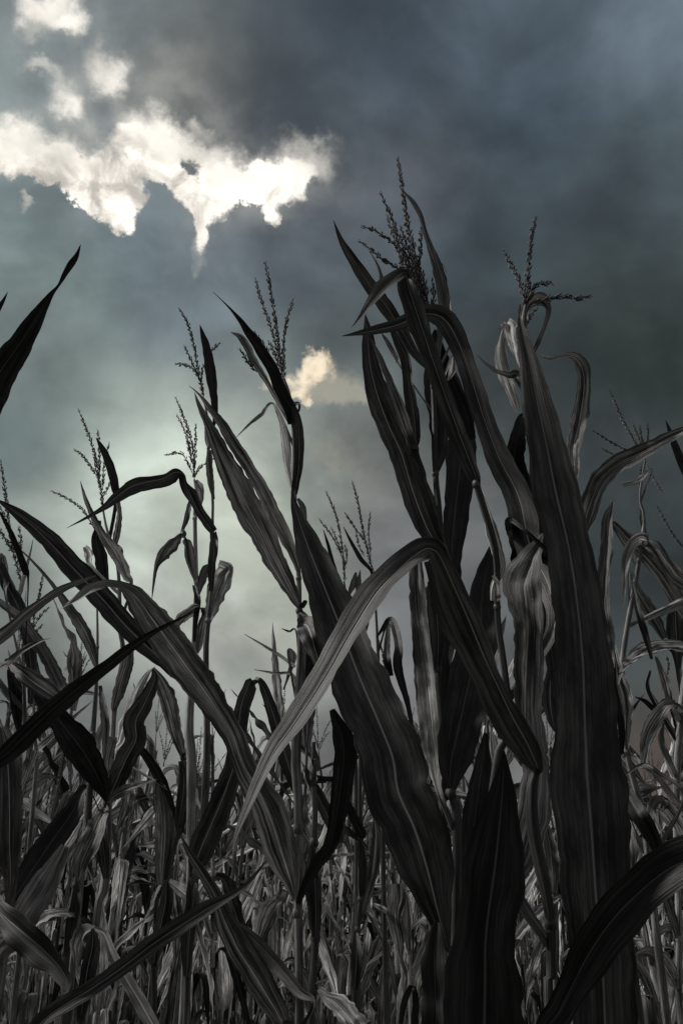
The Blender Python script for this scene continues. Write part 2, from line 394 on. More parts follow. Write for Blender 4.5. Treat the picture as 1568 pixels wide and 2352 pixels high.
# ---------------------------------------------------------------- the surveyed plants
# tall right-hand clump
plant('tall dark maize plant with the highest thick tassel and leaves folding to the left', 1.85,
 'F2 430,750,8 450,900,18 468,1200,22 475,1490,26 F5 690,150,24 698,300,24 690,740,26 703,900,28 F7 460,100,36 465,350,36 480,600,38',
 [('F2 25,370,2 60,460,25 110,540,44 180,650,58 250,740,64 330,860,52 380,950,40 440,1020,22',1.6,1.84,'g',-10),
  ('F2 165,785,3 176,880,46 185,1000,72 215,1130,100 270,1280,122 325,1400,128 F5 600,100,108 650,230,92 700,320,50 715,420,30',1.65,1.84,'g',15,{'fold':.5}),
  ('F2 188,890,3 225,980,26 275,1110,40 330,1260,48 372,1380,42 395,1470,26',1.60,1.66,'m',30,{'fold':.6}),
  ('F2 236,868,3 262,905,18 300,975,20 322,1020,8',1.7,1.7,'d',20),
  ('F2 270,820,12 310,900,40 345,980,46 360,1100,48 378,1220,56 388,1330,46 388,1420,16',1.74,1.8,'g',-15,{'fold':.6}),
  ('F2 320,228,2 352,262,12 385,305,22 408,350,20 430,430,22 460,520,34 490,620,52 508,740,54 500,830,46 490,900,30',1.7,1.86,'m',15,{'fold':.5}),
  ('F2 478,543,3 508,580,16 520,650,20 532,740,26 548,830,20 556,880,12',1.9,1.9,'m',0),
  ('F2 178,500,2 205,540,8 228,590,14 238,650,20 250,740,14',1.9,1.86,'d',10),
  ('F2 485,860,22 455,980,46 452,1100,62 475,1230,84 482,1380,78 470,1490,26',1.9,1.86,'g',-20,{'fold':.6}),
  ('F2 520,1180,30 585,1270,90 585,1420,135 572,1568,125 F5 748,100,104 742,250,84 735,400,66 725,600,60 715,760,30',2.0,1.9,'k',-15),
  ('F2 470,860,16 500,950,46 560,1100,70 610,1220,60 640,1340,30',1.86,1.9,'k',-10,{'fold':.6}),
  ('F2 545,980,12 548,1020,34 535,1060,18 528,1078,5',1.8,1.8,'p',30),
  ('F2 400,1420,14 405,1500,22 430,1600,30',1.8,1.8,'m',10),
  ('F5 665,420,24 682,520,56 690,640,50 686,745,18',1.8,1.84,'g',-10,{'fold':.8,'name':'leaf_sheath'})],
 ['F2 430,755 385,570 352,400 335,280 320,180 308,95','F2 425,750 372,600 312,440 272,340 232,250','F2 405,745 315,592 240,542 180,492 138,462',
  'F2 345,600 300,485 215,420 152,398','F2 452,755 402,620 408,500 410,400','F2 462,755 466,700 460,628','F2 436,755 400,640 352,500 322,400','F2 420,752 345,560 300,470 262,350',
  'F2 415,745 395,660 330,590 318,520','F2 410,750 380,690 372,640 385,560','F2 428,752 380,640 330,520 290,400','F2 440,752 425,640 392,540 372,440'], nodes=['F2 475,1490,30','F5 690,745,30'], tk=1.15)
plant('dark maize plant whose long leaf folds sharply below the highest tassel', (1.45, 1.6),
 'F2 655,1535,30 F5 850,150,26 893,300,24 900,430,22 903,560,22 922,700,24 938,830,26 960,1000,30 F7 700,200,40',
 [('F2 105,845,2 150,790,16 200,722,38 262,655,62 318,610,50 345,600,34 350,650,74 385,760,88 430,890,74 470,1010,72 530,1180,82 600,1370,84 652,1500,60 665,1535,30',1.25,1.46,'g',[45,45,45,45,35,0,-40,-40,-35,-30],{'n':70}),
  ('F2 60,882,2 120,873,16 200,858,38 300,834,50 385,800,60 450,782,82 520,812,100 585,930,86 640,1090,84 690,1250,90 760,1430,104 840,1590,118 F5 950,150,112 1020,300,100 1085,440,80 1100,600,50',1.62,1.7,'g',[40,40,40,35,30,20,5,-15],{'n':70,'fold':.2}),
  ('F5 822,66,20 845,130,28 868,220,40 890,300,44 908,370,36 885,440,22 880,490,12',1.5,1.5,'p',20,{'fold':.9,'name':'leaf_sheath'}),
  ('F5 885,400,10 905,440,22 905,500,12',1.48,1.48,'p',10)],
 nodes=['F2 655,1530,34','F5 900,510,26'])
plant('nearest maize plant on the right with one giant upright dark leaf and a sparse tassel', (1.50, 1.34),
 'F2 872,745,8 862,850,30 880,1000,36 930,1300,40 1000,1568,40 F5 1190,500,40 1210,900,46 F7 1130,300,60 1140,900,70',
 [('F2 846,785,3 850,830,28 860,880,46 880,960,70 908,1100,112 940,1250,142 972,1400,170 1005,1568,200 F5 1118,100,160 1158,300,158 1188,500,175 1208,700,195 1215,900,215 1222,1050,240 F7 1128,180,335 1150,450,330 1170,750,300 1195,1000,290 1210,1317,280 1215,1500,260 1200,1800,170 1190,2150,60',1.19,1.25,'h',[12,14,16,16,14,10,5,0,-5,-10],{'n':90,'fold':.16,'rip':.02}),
  ('F2 862,870,40 864,810,38 876,760,40 900,726,54 932,716,60 958,728,46 974,762,26 962,820,18 944,870,18 920,925,20 903,974,8',1.6,1.68,'m',[5,5,0,-10,-20,-20,0,10,20],{'fold':.12,'rip':.02}),
  ('F2 838,1000,18 822,940,34 805,870,52 795,830,30 768,868,38 758,960,58 780,1060,62 812,1150,44 836,1215,22',1.75,1.68,'p',[0,0,0,60,30,10],{'flip':4,'fold':.5}),
  ('F2 848,1068,36 800,1052,30 745,1032,20 700,1002,12 657,964,2',1.55,1.4,'m',-35),
  ('F2 925,960,2 975,985,16 1040,972,24 1090,978,46 1125,1030,62 1130,1120,60 1112,1250,74 1085,1370,64 1088,1480,40 1078,1560,24',1.7,1.85,'d',[60,55,45,30,15,0],{'fold':.4}),
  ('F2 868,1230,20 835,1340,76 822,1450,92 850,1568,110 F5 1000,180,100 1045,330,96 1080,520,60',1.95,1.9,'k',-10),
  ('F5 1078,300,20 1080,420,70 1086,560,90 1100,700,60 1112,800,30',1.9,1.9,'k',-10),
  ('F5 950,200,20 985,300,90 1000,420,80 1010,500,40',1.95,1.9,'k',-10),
  ('F2 848,740,6 846,800,18 850,900,26 862,960,30',1.58,1.6,'d',20)],
 ['F2 872,745 880,660 887,560 900,430 918,355','F2 866,730 845,640 810,570 775,505','F2 874,735 905,672 940,650 986,648','F2 890,740 975,715 1050,705 1100,715 1155,705','F2 868,735 895,700 893,650','F2 870,740 862,690 872,640','F2 878,830 895,785 920,765'],
 nodes=[], tk=.95, tm='n')
plant('dark maize plant at the bottom with a sweeping leaf running off the right edge', 1.05,
 'F7 1420,1300,60 1430,1400,60',
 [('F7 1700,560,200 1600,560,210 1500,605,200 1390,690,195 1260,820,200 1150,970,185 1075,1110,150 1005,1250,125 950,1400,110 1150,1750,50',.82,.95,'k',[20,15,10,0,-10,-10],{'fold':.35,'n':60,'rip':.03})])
plant('dark maize plant whose broad leaf arches over in the middle and hangs to the left', 1.30,
 'F7 893,150,36 872,235,52 876,400,60 905,560,60 935,700,54 958,850,46 962,1100,46 955,1317,46',
 [('F6 1068,515,2 1110,390,26 F5 90,1060,52 180,930,76 290,760,92 380,600,102 470,460,104 560,365,94 618,318,88 655,302,84 692,325,96 742,435,128 800,570,142 870,730,132 940,880,120 1000,990,104 1040,1075,70 1045,1108,24',.90,1.28,'g',[48,48,48,48,46,42,38,34,20,0,-45,-50,-50,-50,-45],{'n':110,'fold':.30,'rip':.025}),
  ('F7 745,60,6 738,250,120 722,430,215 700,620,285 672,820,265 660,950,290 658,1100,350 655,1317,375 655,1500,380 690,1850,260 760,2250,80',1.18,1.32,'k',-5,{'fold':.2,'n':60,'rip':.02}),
  ('F5 1072,242,3 1052,290,42 1025,350,90 1000,430,136 1003,500,126 1012,600,112 1006,750,108 1000,900,104 1010,1050,120 F7 880,150,140 860,350,150 820,550,120 790,700,60',1.45,1.40,'d',[50,45,35,25,5,-5,-10,-25],{'fold':.45,'n':60})],
 nodes=['F7 962,870,60'])
plant('maize plant with a wide dark leaf showing a pale midrib left of centre', 1.55,
 'F7 497,960,20 512,1050,44 520,1200,60 530,1400,60',
 [('F5 163,95,3 180,170,36 225,300,92 285,450,135 345,600,170 405,760,200 465,900,210 525,1050,225 F7 260,250,295 335,420,290 392,600,240 442,800,130 492,985,14',1.58,1.44,'g',[10,10,10,5,0,-5],{'fold':.38,'n':90,'rip':.02}),
  ('F7 440,850,30 425,1000,100 430,1150,120 440,1400,130 470,1700,70',1.5,1.45,'k',-10)])
plant('dark maize plant with a broad leaf narrowing down to its stalk joint', 1.70,
 'F7 500,262,26 522,300,46 530,500,46 528,700,46 520,1000,46 515,1317,46',
 [('F5 880,290,10 852,430,84 838,600,124 800,780,150 762,950,150 735,1080,118 F7 505,170,110 497,262,30',1.85,1.71,'k',-8,{'fold':.5}),
  ('F7 662,-20,20 642,150,84 622,300,120 598,480,105 570,640,50 545,760,20',1.75,1.7,'k',-10),
  ('F5 606,290,20 612,400,54 620,520,62 636,650,74 652,800,90 668,950,88 682,1080,64 F7 448,250,30',2.15,2.0,'m',-5),
  ('F5 600,440,20 640,470,36 660,440,20',2.2,2.2,'m',10)],
 nodes=['F7 505,268,60'])
plant('grey maize plant whose broad leaf bends out past the right edge', 1.75,
 'F5 1205,300,20 1230,700,24 1290,1100,30 F7 1290,700,40',
 [('F2 1680,1275,10 1600,1290,28 1530,1318,42 1460,1355,58 1370,1402,74 1280,1445,80 1200,1525,88 F5 1228,160,70 1212,235,34 1205,300,12',1.45,1.74,'m',[30,30,25,20,15,10],{'fold':.3}),
  ('F5 1318,130,4 1296,200,34 1296,300,48 1282,420,44 1282,520,50 1295,640,56 1300,780,30',1.95,1.9,'m',5,{'fold':.6})])
plant('dark maize leaf tip standing at the right edge beside a sparse tassel', 2.2,
 'F2 1640,1600,20 F5 1640,500,24 1600,1100,26',
 [('F2 1490,1253,2 1512,1310,20 1540,1385,34 1580,1480,40 1620,1560,30',2.15,2.2,'k',0)])

# centre-left tall plant
plant('tall maize plant left of centre with three upright tassel spikes and leaves reaching left', 2.05,
 'F3 1358,765,8 1392,880,18 1410,1100,24 1408,1300,22 F4 1418,350,18 1430,560,24 1432,700,26 1442,800,40 1440,950,46 1430,1150,48 1415,1400,50 F6 1370,300,44 1368,500,44 1368,800,44 1372,1000,40 1376,1317,44',
 [('F3 1020,352,2 1080,410,7 1140,475,20 1190,542,38 1250,625,56 1308,722,54 1348,830,58 1392,910,60 1400,985,40',1.9,2.03,'k',[10,10,0,-10,-15],{'fold':.5}),
  ('F3 1404,890,16 1425,960,34 1432,1080,46 1428,1200,46 1408,1320,30',2.02,2.02,'g',-5,{'fold':.8,'name':'leaf_sheath'}),
  ('F3 1412,886,22 1432,888,14 1430,925,10',2.0,2.0,'k',0),
  ('F3 1103,543,2 1150,566,26 1178,612,38 1205,672,36 1250,742,28 1300,825,22 1345,905,24 1385,975,24',1.98,2.04,'d',[-20,-10,20,20],{'fold':.5}),
  ('F3 1130,1048,2 1190,990,12 1250,940,18 1312,893,14',1.8,2.0,'d',30),
  ('F3 1312,890,14 1345,980,30 1365,1100,44 1378,1200,36 1395,1290,18',2.0,2.02,'p',15,{'fold':.8}),
  ('F3 1425,1340,12 1450,1385,28 1466,1440,6',2.05,2.05,'d',0),
  ('F3 905,800,2 960,850,12 1010,920,32 1060,992,48 1120,1090,60 1182,1182,60 1250,1295,62 1312,1420,74 1362,1520,62 F4 1400,430,40 1430,520,20',1.85,2.05,'d',[10,10,15,15,10],{'fold':.5}),
  ('F3 930,830,2 955,900,22 1000,990,46 1050,1100,78 1112,1232,112 1180,1370,138 1245,1490,128 F4 1300,430,110 1365,555,80 1410,640,48 1436,695,14',1.8,2.04,'m',[5,5,5,5,0],{'fold':.3}),
  ('F4 1435,690,16 1460,660,22 1450,690,6',2.03,2.0,'k',0),
  ('F4 1430,700,24 1470,730,16 1480,735,3',2.04,2.0,'k',0),
  ('F4 295,692,2 370,648,26 440,600,40 510,575,34 580,582,44 650,632,100 730,740,150 810,852,165 895,970,160 975,1080,150 1045,1185,122 1110,1290,108 F6 1120,130,112 1195,260,140 1250,390,165 1298,540,150 1338,670,70 1358,752,14',1.75,2.03,'m',[60,55,50,40,10,-10,-5,5,5,0,0],{'fold':.35,'n':100,'rip':.03}),
  ('F4 -20,165,4 60,220,40 150,290,72 250,385,92 340,485,105 425,575,112 505,660,108 590,760,100 680,850,92 760,925,70 830,1010,30',2.0,2.15,'g',[15,15,15,10,5],{'fold':.45,'n':70}),
  ('F6 1362,785,14 1390,705,34 1450,585,56 1525,465,66 F5 350,1080,84 345,980,74 308,880,20',2.0,1.8,'k',-10,{'fold':.4}),
  ('F5 275,760,20 258,690,60 235,620,84 212,575,60 186,594,10',1.95,1.9,'m',20,{'fold':.3}),
  ('F5 -5,610,2 60,648,8 120,685,12 178,728,12',2.2,2.1,'k',0),
  ('F5 128,590,2 155,600,8 182,608,6',2.1,2.1,'k',0),
  ('F5 30,737,2 100,750,9 178,772,12',2.2,2.1,'k',0),
  ('F5 152,680,10 170,690,26 155,750,14 135,810,5',2.1,2.1,'m',0),
  ('F5 240,640,30 222,760,44 205,880,40 190,960,12',2.1,2.1,'k',-5)],
 ['F3 1355,765 1332,600 1310,450 1290,320 1268,210','F3 1342,715 1310,570 1270,450 1240,360 1221,285','F3 1360,760 1355,600 1375,480 1402,385','F3 1345,730 1310,640 1285,590','F3 1290,650 1250,590 1220,545','F3 1230,735 1190,690 1147,625'],
 nodes=['F4 1432,545,26','F4 1435,700,40','F6 1368,440,48','F6 1370,790,58'], smat='t')

plant('slim maize plant at centre left with one dark upright leaf beside its tassel', (2.6, 2.5),
 'F3 975,860,6 1005,1020,10 998,1095,14 1008,1240,14 1018,1345,14 1017,1460,14 F4 1020,330,24 1020,450,24 1010,615,20 992,780,26 985,900,28 988,1100,30 990,1340,34 985,1500,40 F6 945,150,40 938,330,36 920,480,34 892,640,44 880,800,50 862,1100,32 855,1317,32',
 [('F3 957,508,2 970,555,22 985,605,36 1000,680,48 1012,765,50 1026,860,38 1030,950,24 1018,1010,10',2.55,2.6,'k',-5,{'fold':.4}),
  ('F3 1000,1110,22 998,1180,34 1008,1260,32 1020,1345,14',2.58,2.58,'d',10,{'fold':.8,'name':'leaf_sheath'}),
  ('F3 985,1000,14 992,1060,24 1000,1100,14',2.58,2.58,'d',10,{'name':'leaf_sheath'}),
  ('F3 320,1482,2 420,1430,14 500,1382,30 570,1322,56 635,1282,74 700,1262,62 780,1245,58 840,1215,50 880,1225,34 885,1270,40 915,1330,56 950,1400,48 990,1460,44 1022,1500,34',2.3,2.56,'g',[20,15,0,-15,-10,-30,-40,-50,-60,-30,25,25],{'fold':.5,'n':80,'rip':.07}),
  ('F4 1022,330,30 1026,400,42 1015,520,36 1010,610,16',2.56,2.55,'g',-10,{'fold':.8,'name':'leaf_sheath'}),
  ('F4 990,775,20 1012,700,62 1040,610,100 1068,540,104 1095,495,60 1050,468,26',2.62,2.6,'p',[10,10,10,20,45],{'fold':.3}),
  ('F4 952,625,10 968,550,44 985,500,36 1002,478,10',2.6,2.6,'m',0),
  ('F6 885,660,30 888,760,64 872,900,66 858,1095,30',2.48,2.48,'g',-10,{'fold':.9,'name':'leaf_sheath'}),
  ('F6 882,645,24 920,520,112 985,370,118 1045,220,100 1080,100,86 F4 1150,1180,78 1180,1080,66 1205,1035,40 1235,1035,34 1262,1075,44 1305,1190,56 1340,1310,66 1375,1430,66 1420,1568,40',2.45,2.5,'g',[-10,-10,-10,-10,-5,-20,-40,-50,-30,0,10],{'fold':.4,'n':80,'flip':8})],
 ['F3 975,855 950,740 930,620 900,510 856,428','F3 962,790 920,690 884,612','F3 950,755 910,710 840,694','F3 980,720 1010,640 1052,596','F3 972,830 962,760 975,700'],
 nodes=['F3 1000,1095,16','F4 1018,325,30','F4 1010,612,24','F4 990,778,36','F6 890,640,56','F6 856,1102,40'], smat='t')
plant('slim pale maize plant with a small tassel and dark leaf curling to its left', (2.8, 2.7),
 'F3 930,1250,6 940,1300,16 F4 935,200,20 933,300,20 940,570,20 935,700,24 930,850,26 905,1250,44 F6 880,100,46 875,470,40 870,700,34',
 [('F3 935,1255,18 955,1290,36 960,1340,26 945,1420,14',2.78,2.78,'p',15,{'fold':.6}),
  ('F4 848,382,3 868,330,12 893,260,26 905,205,24 912,170,10',2.7,2.76,'m',0,{'fold':.5}),
  ('F4 728,645,3 735,580,12 745,500,20 765,440,48 800,385,76 845,338,56 880,335,36 900,370,40 915,450,46 938,535,34 942,572,12',2.6,2.76,'m',[10,0,-20,-40,-50,-60,0,25,20],{'fold':.5,'flip':7,'n':60}),
  ('F4 848,782,8 862,735,46 905,700,52 945,682,44 985,705,40 970,790,46 955,870,30 945,905,12',2.7,2.78,'d',[-20,-40,-50,-40,20,20],{'fold':.4,'flip':4}),
  ('F4 930,580,16 945,650,30 935,760,24 930,850,14',2.74,2.74,'s',0,{'fold':.8,'name':'leaf_sheath'})],
 ['F3 930,1248 925,1120 900,1010 870,930 842,857','F3 918,1140 890,1030 847,942','F3 928,1230 935,1080 937,985','F3 922,1220 880,1135 845,1122 790,1131','F3 930,1240 955,1195 985,1170 1040,1138','F3 925,1180 905,1110 895,1060'],
 nodes=['F4 933,262,26','F4 941,572,28'], smat='u', tm='t')
plant('maize plant on the left with a spreading tassel and a black sickle leaf beside it', (2.9, 2.7),
 'F3 492,1380,6 510,1480,12 F4 545,330,14 565,500,16 575,800,22 590,900,24 F4 550,1160,34 545,1180,26 535,1380,26 528,1480,26 F6 505,170,34 500,300,30 485,650,44 455,760,34 440,870,34',
 [('F3 460,1048,2 480,1082,20 502,1125,32 532,1200,42 552,1290,38 558,1350,20',2.85,2.88,'k',0,{'fold':.4}),
  ('F3 562,1350,22 572,1420,24 560,1500,32 545,1568,28 F4 548,430,20',2.88,2.86,'d',10,{'fold':.6}),
  ('F3 385,1255,2 405,1330,16 440,1420,26 480,1500,38 F4 512,350,48 560,450,60 600,535,48 627,580,16',2.75,2.8,'d',[10,20,25,20],{'fold':.5}),
  ('F4 478,270,16 462,360,46 480,440,62 495,520,56 505,570,40',2.9,2.9,'k',0,{'fold':.5}),
  ('F4 408,395,20 425,430,44 440,490,20',2.95,2.9,'p',0),
  ('F4 545,380,14 575,410,26 582,450,10',2.85,2.85,'k',0),
  ('F4 620,880,40 605,960,62 575,1060,60 550,1150,34 545,1175,18',2.75,2.72,'m',-5,{'fold':.8,'name':'leaf_sheath'}),
  ('F6 500,160,20 498,100,40 520,0,44',2.7,2.72,'m',0,{'name':'leaf_sheath'}),
  ('F6 492,300,16 470,420,44 480,540,56 488,650,26',2.65,2.65,'g',-10,{'fold':.8,'name':'leaf_sheath'}),
  ('F6 495,298,16 F4 462,1485,104 385,1355,148 295,1240,112 210,1130,72 130,1010,42 40,945,4',2.68,2.45,'k',[-10,-10,-10,0,10],{'fold':.3,'n':60}),
  ('F6 495,298,16 530,215,74 580,100,94 625,10,96 F4 650,1230,108 700,1130,78 740,1030,46 732,978,6',2.68,2.5,'g',[-5,0,5,5],{'fold':.5,'n':60}),
  ('F6 492,300,10 540,262,46 610,228,38 680,206,14 722,194,2',2.66,2.3,'m',20),
  ('F6 400,225,10 335,340,84 230,490,118 130,640,112 60,750,60 15,795,8',2.75,2.4,'k',[0,0,5],{'fold':.5}),
  ('F6 360,662,12 378,570,84 425,465,92 465,370,60 492,312,16',2.55,2.62,'d',20,{'fold':.4})],
 ['F3 492,1380 470,1200 440,1080 410,1000 377,914','F3 478,1230 475,1100 468,1012','F3 492,1300 500,1170 524,1072','F3 462,1230 400,1140 356,1106','F3 455,1490 400,1400 330,1345 248,1304','F3 480,1300 460,1200 452,1120','F3 490,1340 520,1280 532,1240'],
 nodes=['F4 545,1172,36','F4 530,1470,32','F6 500,298,40','F6 485,655,46'], smat='t', tm='t')
plant('maize plant standing in front on the left whose long blades cross the view', 1.65,
 'F4 -160,1200,60 F6 -200,500,60 -190,1200,60',
 [('F4 942,698,2 850,745,14 740,802,26 620,882,46 520,962,60 400,1052,76 280,1152,92 160,1262,104 50,1372,90 -60,1470,70',1.45,1.6,'k',[20,10,0],{'fold':.35,'n':60,'rip':.025}),
  ('F3 387,124,2 370,172,20 345,218,32 310,272,24 280,322,12 235,375,30 170,480,78 100,592,108 10,722,144 -80,860,180 -150,1000,150',1.35,1.6,'k',[0,0,20,20,0,-15,-10],{'fold':.5,'n':60,'rip':.02}),
  ('F3 38,352,2 20,388,14 -5,430,26 -50,500,40',1.6,1.62,'k',0),
  ('F4 463,533,3 380,565,24 300,598,36 210,658,42 120,730,58 50,795,64 -60,880,70',1.6,1.64,'m',[30,30,20],{'fold':.3}),
  ('F6 100,1420,60 200,1300,74 300,1228,72 420,1155,70 560,1058,72 700,952,76 850,852,80 970,778,62 1060,730,34 1130,680,22 1190,610,14 1224,563,2',1.5,1.3,'g',[20,20,15,10],{'fold':.3,'n':60,'rip':.03}),
  ('F6 -80,700,60 0,800,84 90,880,130 190,965,128 270,1050,84 312,1130,54 292,1200,20',1.6,1.5,'k',[10,-10,-20,-30],{'fold':.4})])
plant('maize plant at the left edge with twisted grey leaves and a leaning tassel', 2.4,
 'F4 110,860,14 118,1200,20 105,1400,26 F6 100,180,26 90,330,30 70,600,34',
 [('F4 -10,210,6 50,320,24 90,420,30 122,510,34 136,572,8',2.3,2.4,'k',0,{'fold':.5}),
  ('F4 -10,480,44 40,590,58 95,700,62 135,850,58 150,1000,48 145,1150,24',2.5,2.45,'g',[10,10],{'fold':.6}),
  ('F4 -10,655,28 90,740,50 170,850,60 230,950,62 285,1060,66 312,1130,30',2.4,2.5,'m',[20],{'fold':.6}),
  ('F4 -20,1010,32 40,955,34 110,892,26 190,850,14 242,834,2',2.2,2.0,'m',35),
  ('F4 30,945,10 90,980,50 150,1035,78 230,1092,84 292,1135,40',2.3,2.38,'m',[-20,-20,20],{'fold':.6}),
  ('F4 50,980,24 75,1060,60 85,1160,56 100,1260,40 112,1330,14',2.42,2.42,'k',-10,{'fold':.7}),
  ('F4 10,1260,40 30,1340,90 40,1450,110 F6 35,150,110 45,330,112 45,500,96 50,650,60 35,780,16',2.1,2.0,'g',0,{'fold':.5}),
  ('F4 -10,480,10 10,440,30 30,560,30 30,640,12',2.5,2.5,'d',10),
  ('F6 300,500,40 210,680,130 120,820,124 50,940,84 -10,1030,60',2.1,2.0,'m',5,{'fold':.4}),
  ('F6 115,150,20 125,60,50 130,-60,56',2.38,2.38,'d',5,{'fold':.5}),
  ('F6 75,310,16 95,240,46 120,170,50 160,60,40',2.36,2.4,'d',10,{'fold':.5})],
 ['F4 100,560 60,400 45,300 25,130 5,0 -8,-30','F4 90,460 50,340 20,250 0,200','F4 95,420 100,360 92,300','F4 60,420 20,350 -5,300'],
 nodes=['F6 96,160,34','F6 92,330,40'], tm='t', smat='t')
plant('thin maize plant whose pale narrow leaf hangs between the left tassels', 3.1,
 'F4 466,690,9 468,830,12 465,960,14 460,1100,20 445,1300,26 435,1500,28',
 [('F4 -10,325,3 110,420,8 200,512,14 270,600,22 330,692,46 392,792,60 440,900,48 462,975,16',2.95,3.1,'d',[10],{'fold':.6}),
  ('F4 160,360,2 140,450,12 110,560,20 90,640,24',3.2,3.2,'d',0),
  ('F4 480,1060,16 500,1200,40 505,1300,36 500,1420,14',3.05,3.05,'m',0)], nodes=['F4 466,870,20','F4 445,1290,34'], smat='t')
plant('short maize plant with a single feathery tassel between the left plants', 3.3,
 'F4 155,800,8 160,1000,12 165,1300,16 170,1500,20',
 [('F4 165,900,10 190,1080,40 200,1200,40 190,1320,14',3.3,3.3,'d',0,{'fold':.6}),('F4 130,1180,6 180,1140,30 210,1120,3',3.3,3.3,'d',20)],
 ['F4 155,800 170,700 190,620 206,530','F4 155,800 190,730 236,684','F4 158,810 180,795 203,768','F4 150,790 140,740 150,690'], tm='t', smat='t')
plant('grey maize plant with a pale hanging leaf below the crossing blades', 2.9,
 'F4 880,1400,20 875,1430,34 870,1568,36 F6 838,110,40 820,420,26 800,500,26 775,640,26 735,860,40 708,1060,28 705,1317,30',
 [('F4 742,968,2 700,1010,24 650,1110,50 610,1220,66 580,1320,52 565,1400,14',2.95,2.85,'p',15,{'fold':.4}),
  ('F4 735,975,14 775,1060,66 812,1160,80 838,1270,62 862,1350,44 878,1400,22',2.8,2.88,'d',5,{'fold':.5}),
  ('F6 838,110,30 845,220,44 830,340,42 820,425,22',2.86,2.86,'g',-10,{'fold':.8,'name':'leaf_sheath'}),
  ('F6 765,655,20 760,760,60 735,880,62 715,980,44 705,1050,24',2.8,2.8,'g',-10,{'fold':.8,'name':'leaf_sheath'}),
  ('F6 770,655,10 815,690,44 870,735,54 950,790,30',2.8,2.7,'g',20,{'fold':.5}),
  ('F6 612,45,16 655,62,36 700,120,44 740,190,50 770,250,30',2.9,2.9,'k',-20),
  ('F6 728,195,16 748,290,84 760,420,96 752,560,84 745,680,40',2.95,2.9,'m',0,{'fold':.6}),
  ('F4 870,1400,18 895,1390,26 905,1410,6',2.85,2.82,'k',0)],
 nodes=['F4 880,1392,40','F6 822,425,34','F6 706,1052,36'])
plant('low maize plant whose two blades run down to the bottom edge left of centre', 2.2,
 'F6 440,880,26 405,1050,44 372,1250,44 365,1400,40',
 [('F6 428,878,14 425,960,66 400,1080,70 385,1200,56 370,1300,30',2.15,2.15,'g',-5,{'fold':.8,'name':'leaf_sheath'}),
  ('F6 430,875,12 480,905,34 520,1010,44 580,1110,54 640,1210,62 720,1350,60',2.1,1.9,'g',0,{'fold':.6}),
  ('F6 355,1040,30 365,960,70 390,900,60 430,880,14',2.3,2.2,'d',40)],
 nodes=['F6 440,872,34'])
plant('slim maize plant with a dark jointed stalk at the lower left', 2.7,
 'F6 415,220,30 408,330,30 403,440,26 350,680,30 335,800,40 305,990,34 295,1150,30 290,1317,30',
 [('F6 348,690,20 350,760,48 325,890,50 305,990,26',2.68,2.68,'s',0,{'fold':.9,'name':'leaf_sheath'}),
  ('F6 140,900,3 190,840,44 250,815,40 330,815,30 360,850,14',2.6,2.68,'p',50,{'fold':.3}),
  ('F6 340,830,20 380,860,70 420,930,60 440,1000,10',2.75,2.7,'g',0)],
 nodes=['F6 404,445,32','F6 350,675,36','F6 300,995,40'])
plant('maize plant at bottom centre whose mottled blade slants down to the right', 1.95,
 'F6 1300,1317,30 1320,1400,40',
 [('F6 830,448,4 868,530,28 925,620,48 985,720,62 1030,840,92 1085,955,130 1160,1080,134 1235,1200,104 1310,1330,72',1.8,1.93,'m',[15,15,10],{'fold':.5,'n':60}),
  ('F6 1080,850,14 1180,945,60 1280,1050,62 1375,1165,50 1440,1230,20',2.1,2.0,'k',-10,{'fold':.5})])
plant('maize plant right of the centre-left stalk with a black jointed stem', 2.35,
 'F4 1500,1330,18 1500,1430,30 1495,1550,34 F6 1440,100,34 1440,210,28 1447,350,26 1442,480,30 1448,700,60 1450,900,40 1430,1180,32 1430,1317,34',
 [('F6 1440,485,24 1445,600,70 1450,760,72 1450,920,36',2.33,2.33,'g',-10,{'fold':.9,'name':'leaf_sheath'}),
  ('F6 1400,250,6 1390,380,60 1420,460,60 1440,480,16',2.4,2.36,'m',0),
  ('F6 1395,130,10 1440,230,50 1490,330,60 1540,440,50',2.5,2.5,'g',10),
  ('F6 1190,925,50 1235,810,92 1290,740,54 1312,698,8',2.9,2.8,'d',15),
  ('F6 1455,1170,12 1500,1195,50 1560,1240,90 1640,1340,110',2.3,2.0,'m',30)],
 nodes=['F6 1441,208,38','F6 1441,480,50','F6 1452,925,50','F6 1430,1190,44'])
plant('two small feathery tassels in the gap right of the centre-left stalk', 3.4,
 'F5 352,420,6 380,600,10 390,900,14',
 [('F5 350,224,2 378,280,12 412,340,16 452,405,10',3.35,3.4,'k',0),('F5 278,235,2 295,290,12 312,350,12',3.4,3.4,'k',0),
  ('F5 395,388,8 385,430,24 370,470,8',3.4,3.4,'d',0),('F5 410,380,3 405,450,26 430,560,30',3.4,3.4,'m',0)],
 ['F5 355,420 345,300 325,190 288,98','F5 345,330 310,260 262,195','F5 350,350 330,280 305,225','F5 352,380 362,330 355,290'], tm='n')
plant('tassel of a slim maize plant just left of the tall right-hand clump', 3.4,
 'F5 458,400,6 470,600,10 480,900,14',
 [('F5 470,620,5 520,560,26 548,650,30 545,730,34 578,850,20 602,980,12',3.0,3.1,'k',0),('F5 510,560,8 505,680,26 520,760,20',3.1,3.1,'k',0)],
 ['F5 458,400 425,260 402,140 382,62','F5 430,280 390,225 355,175','F5 448,330 440,250 446,172','F5 425,330 405,290 395,240','F5 500,740 490,680 475,630'], tm='n')
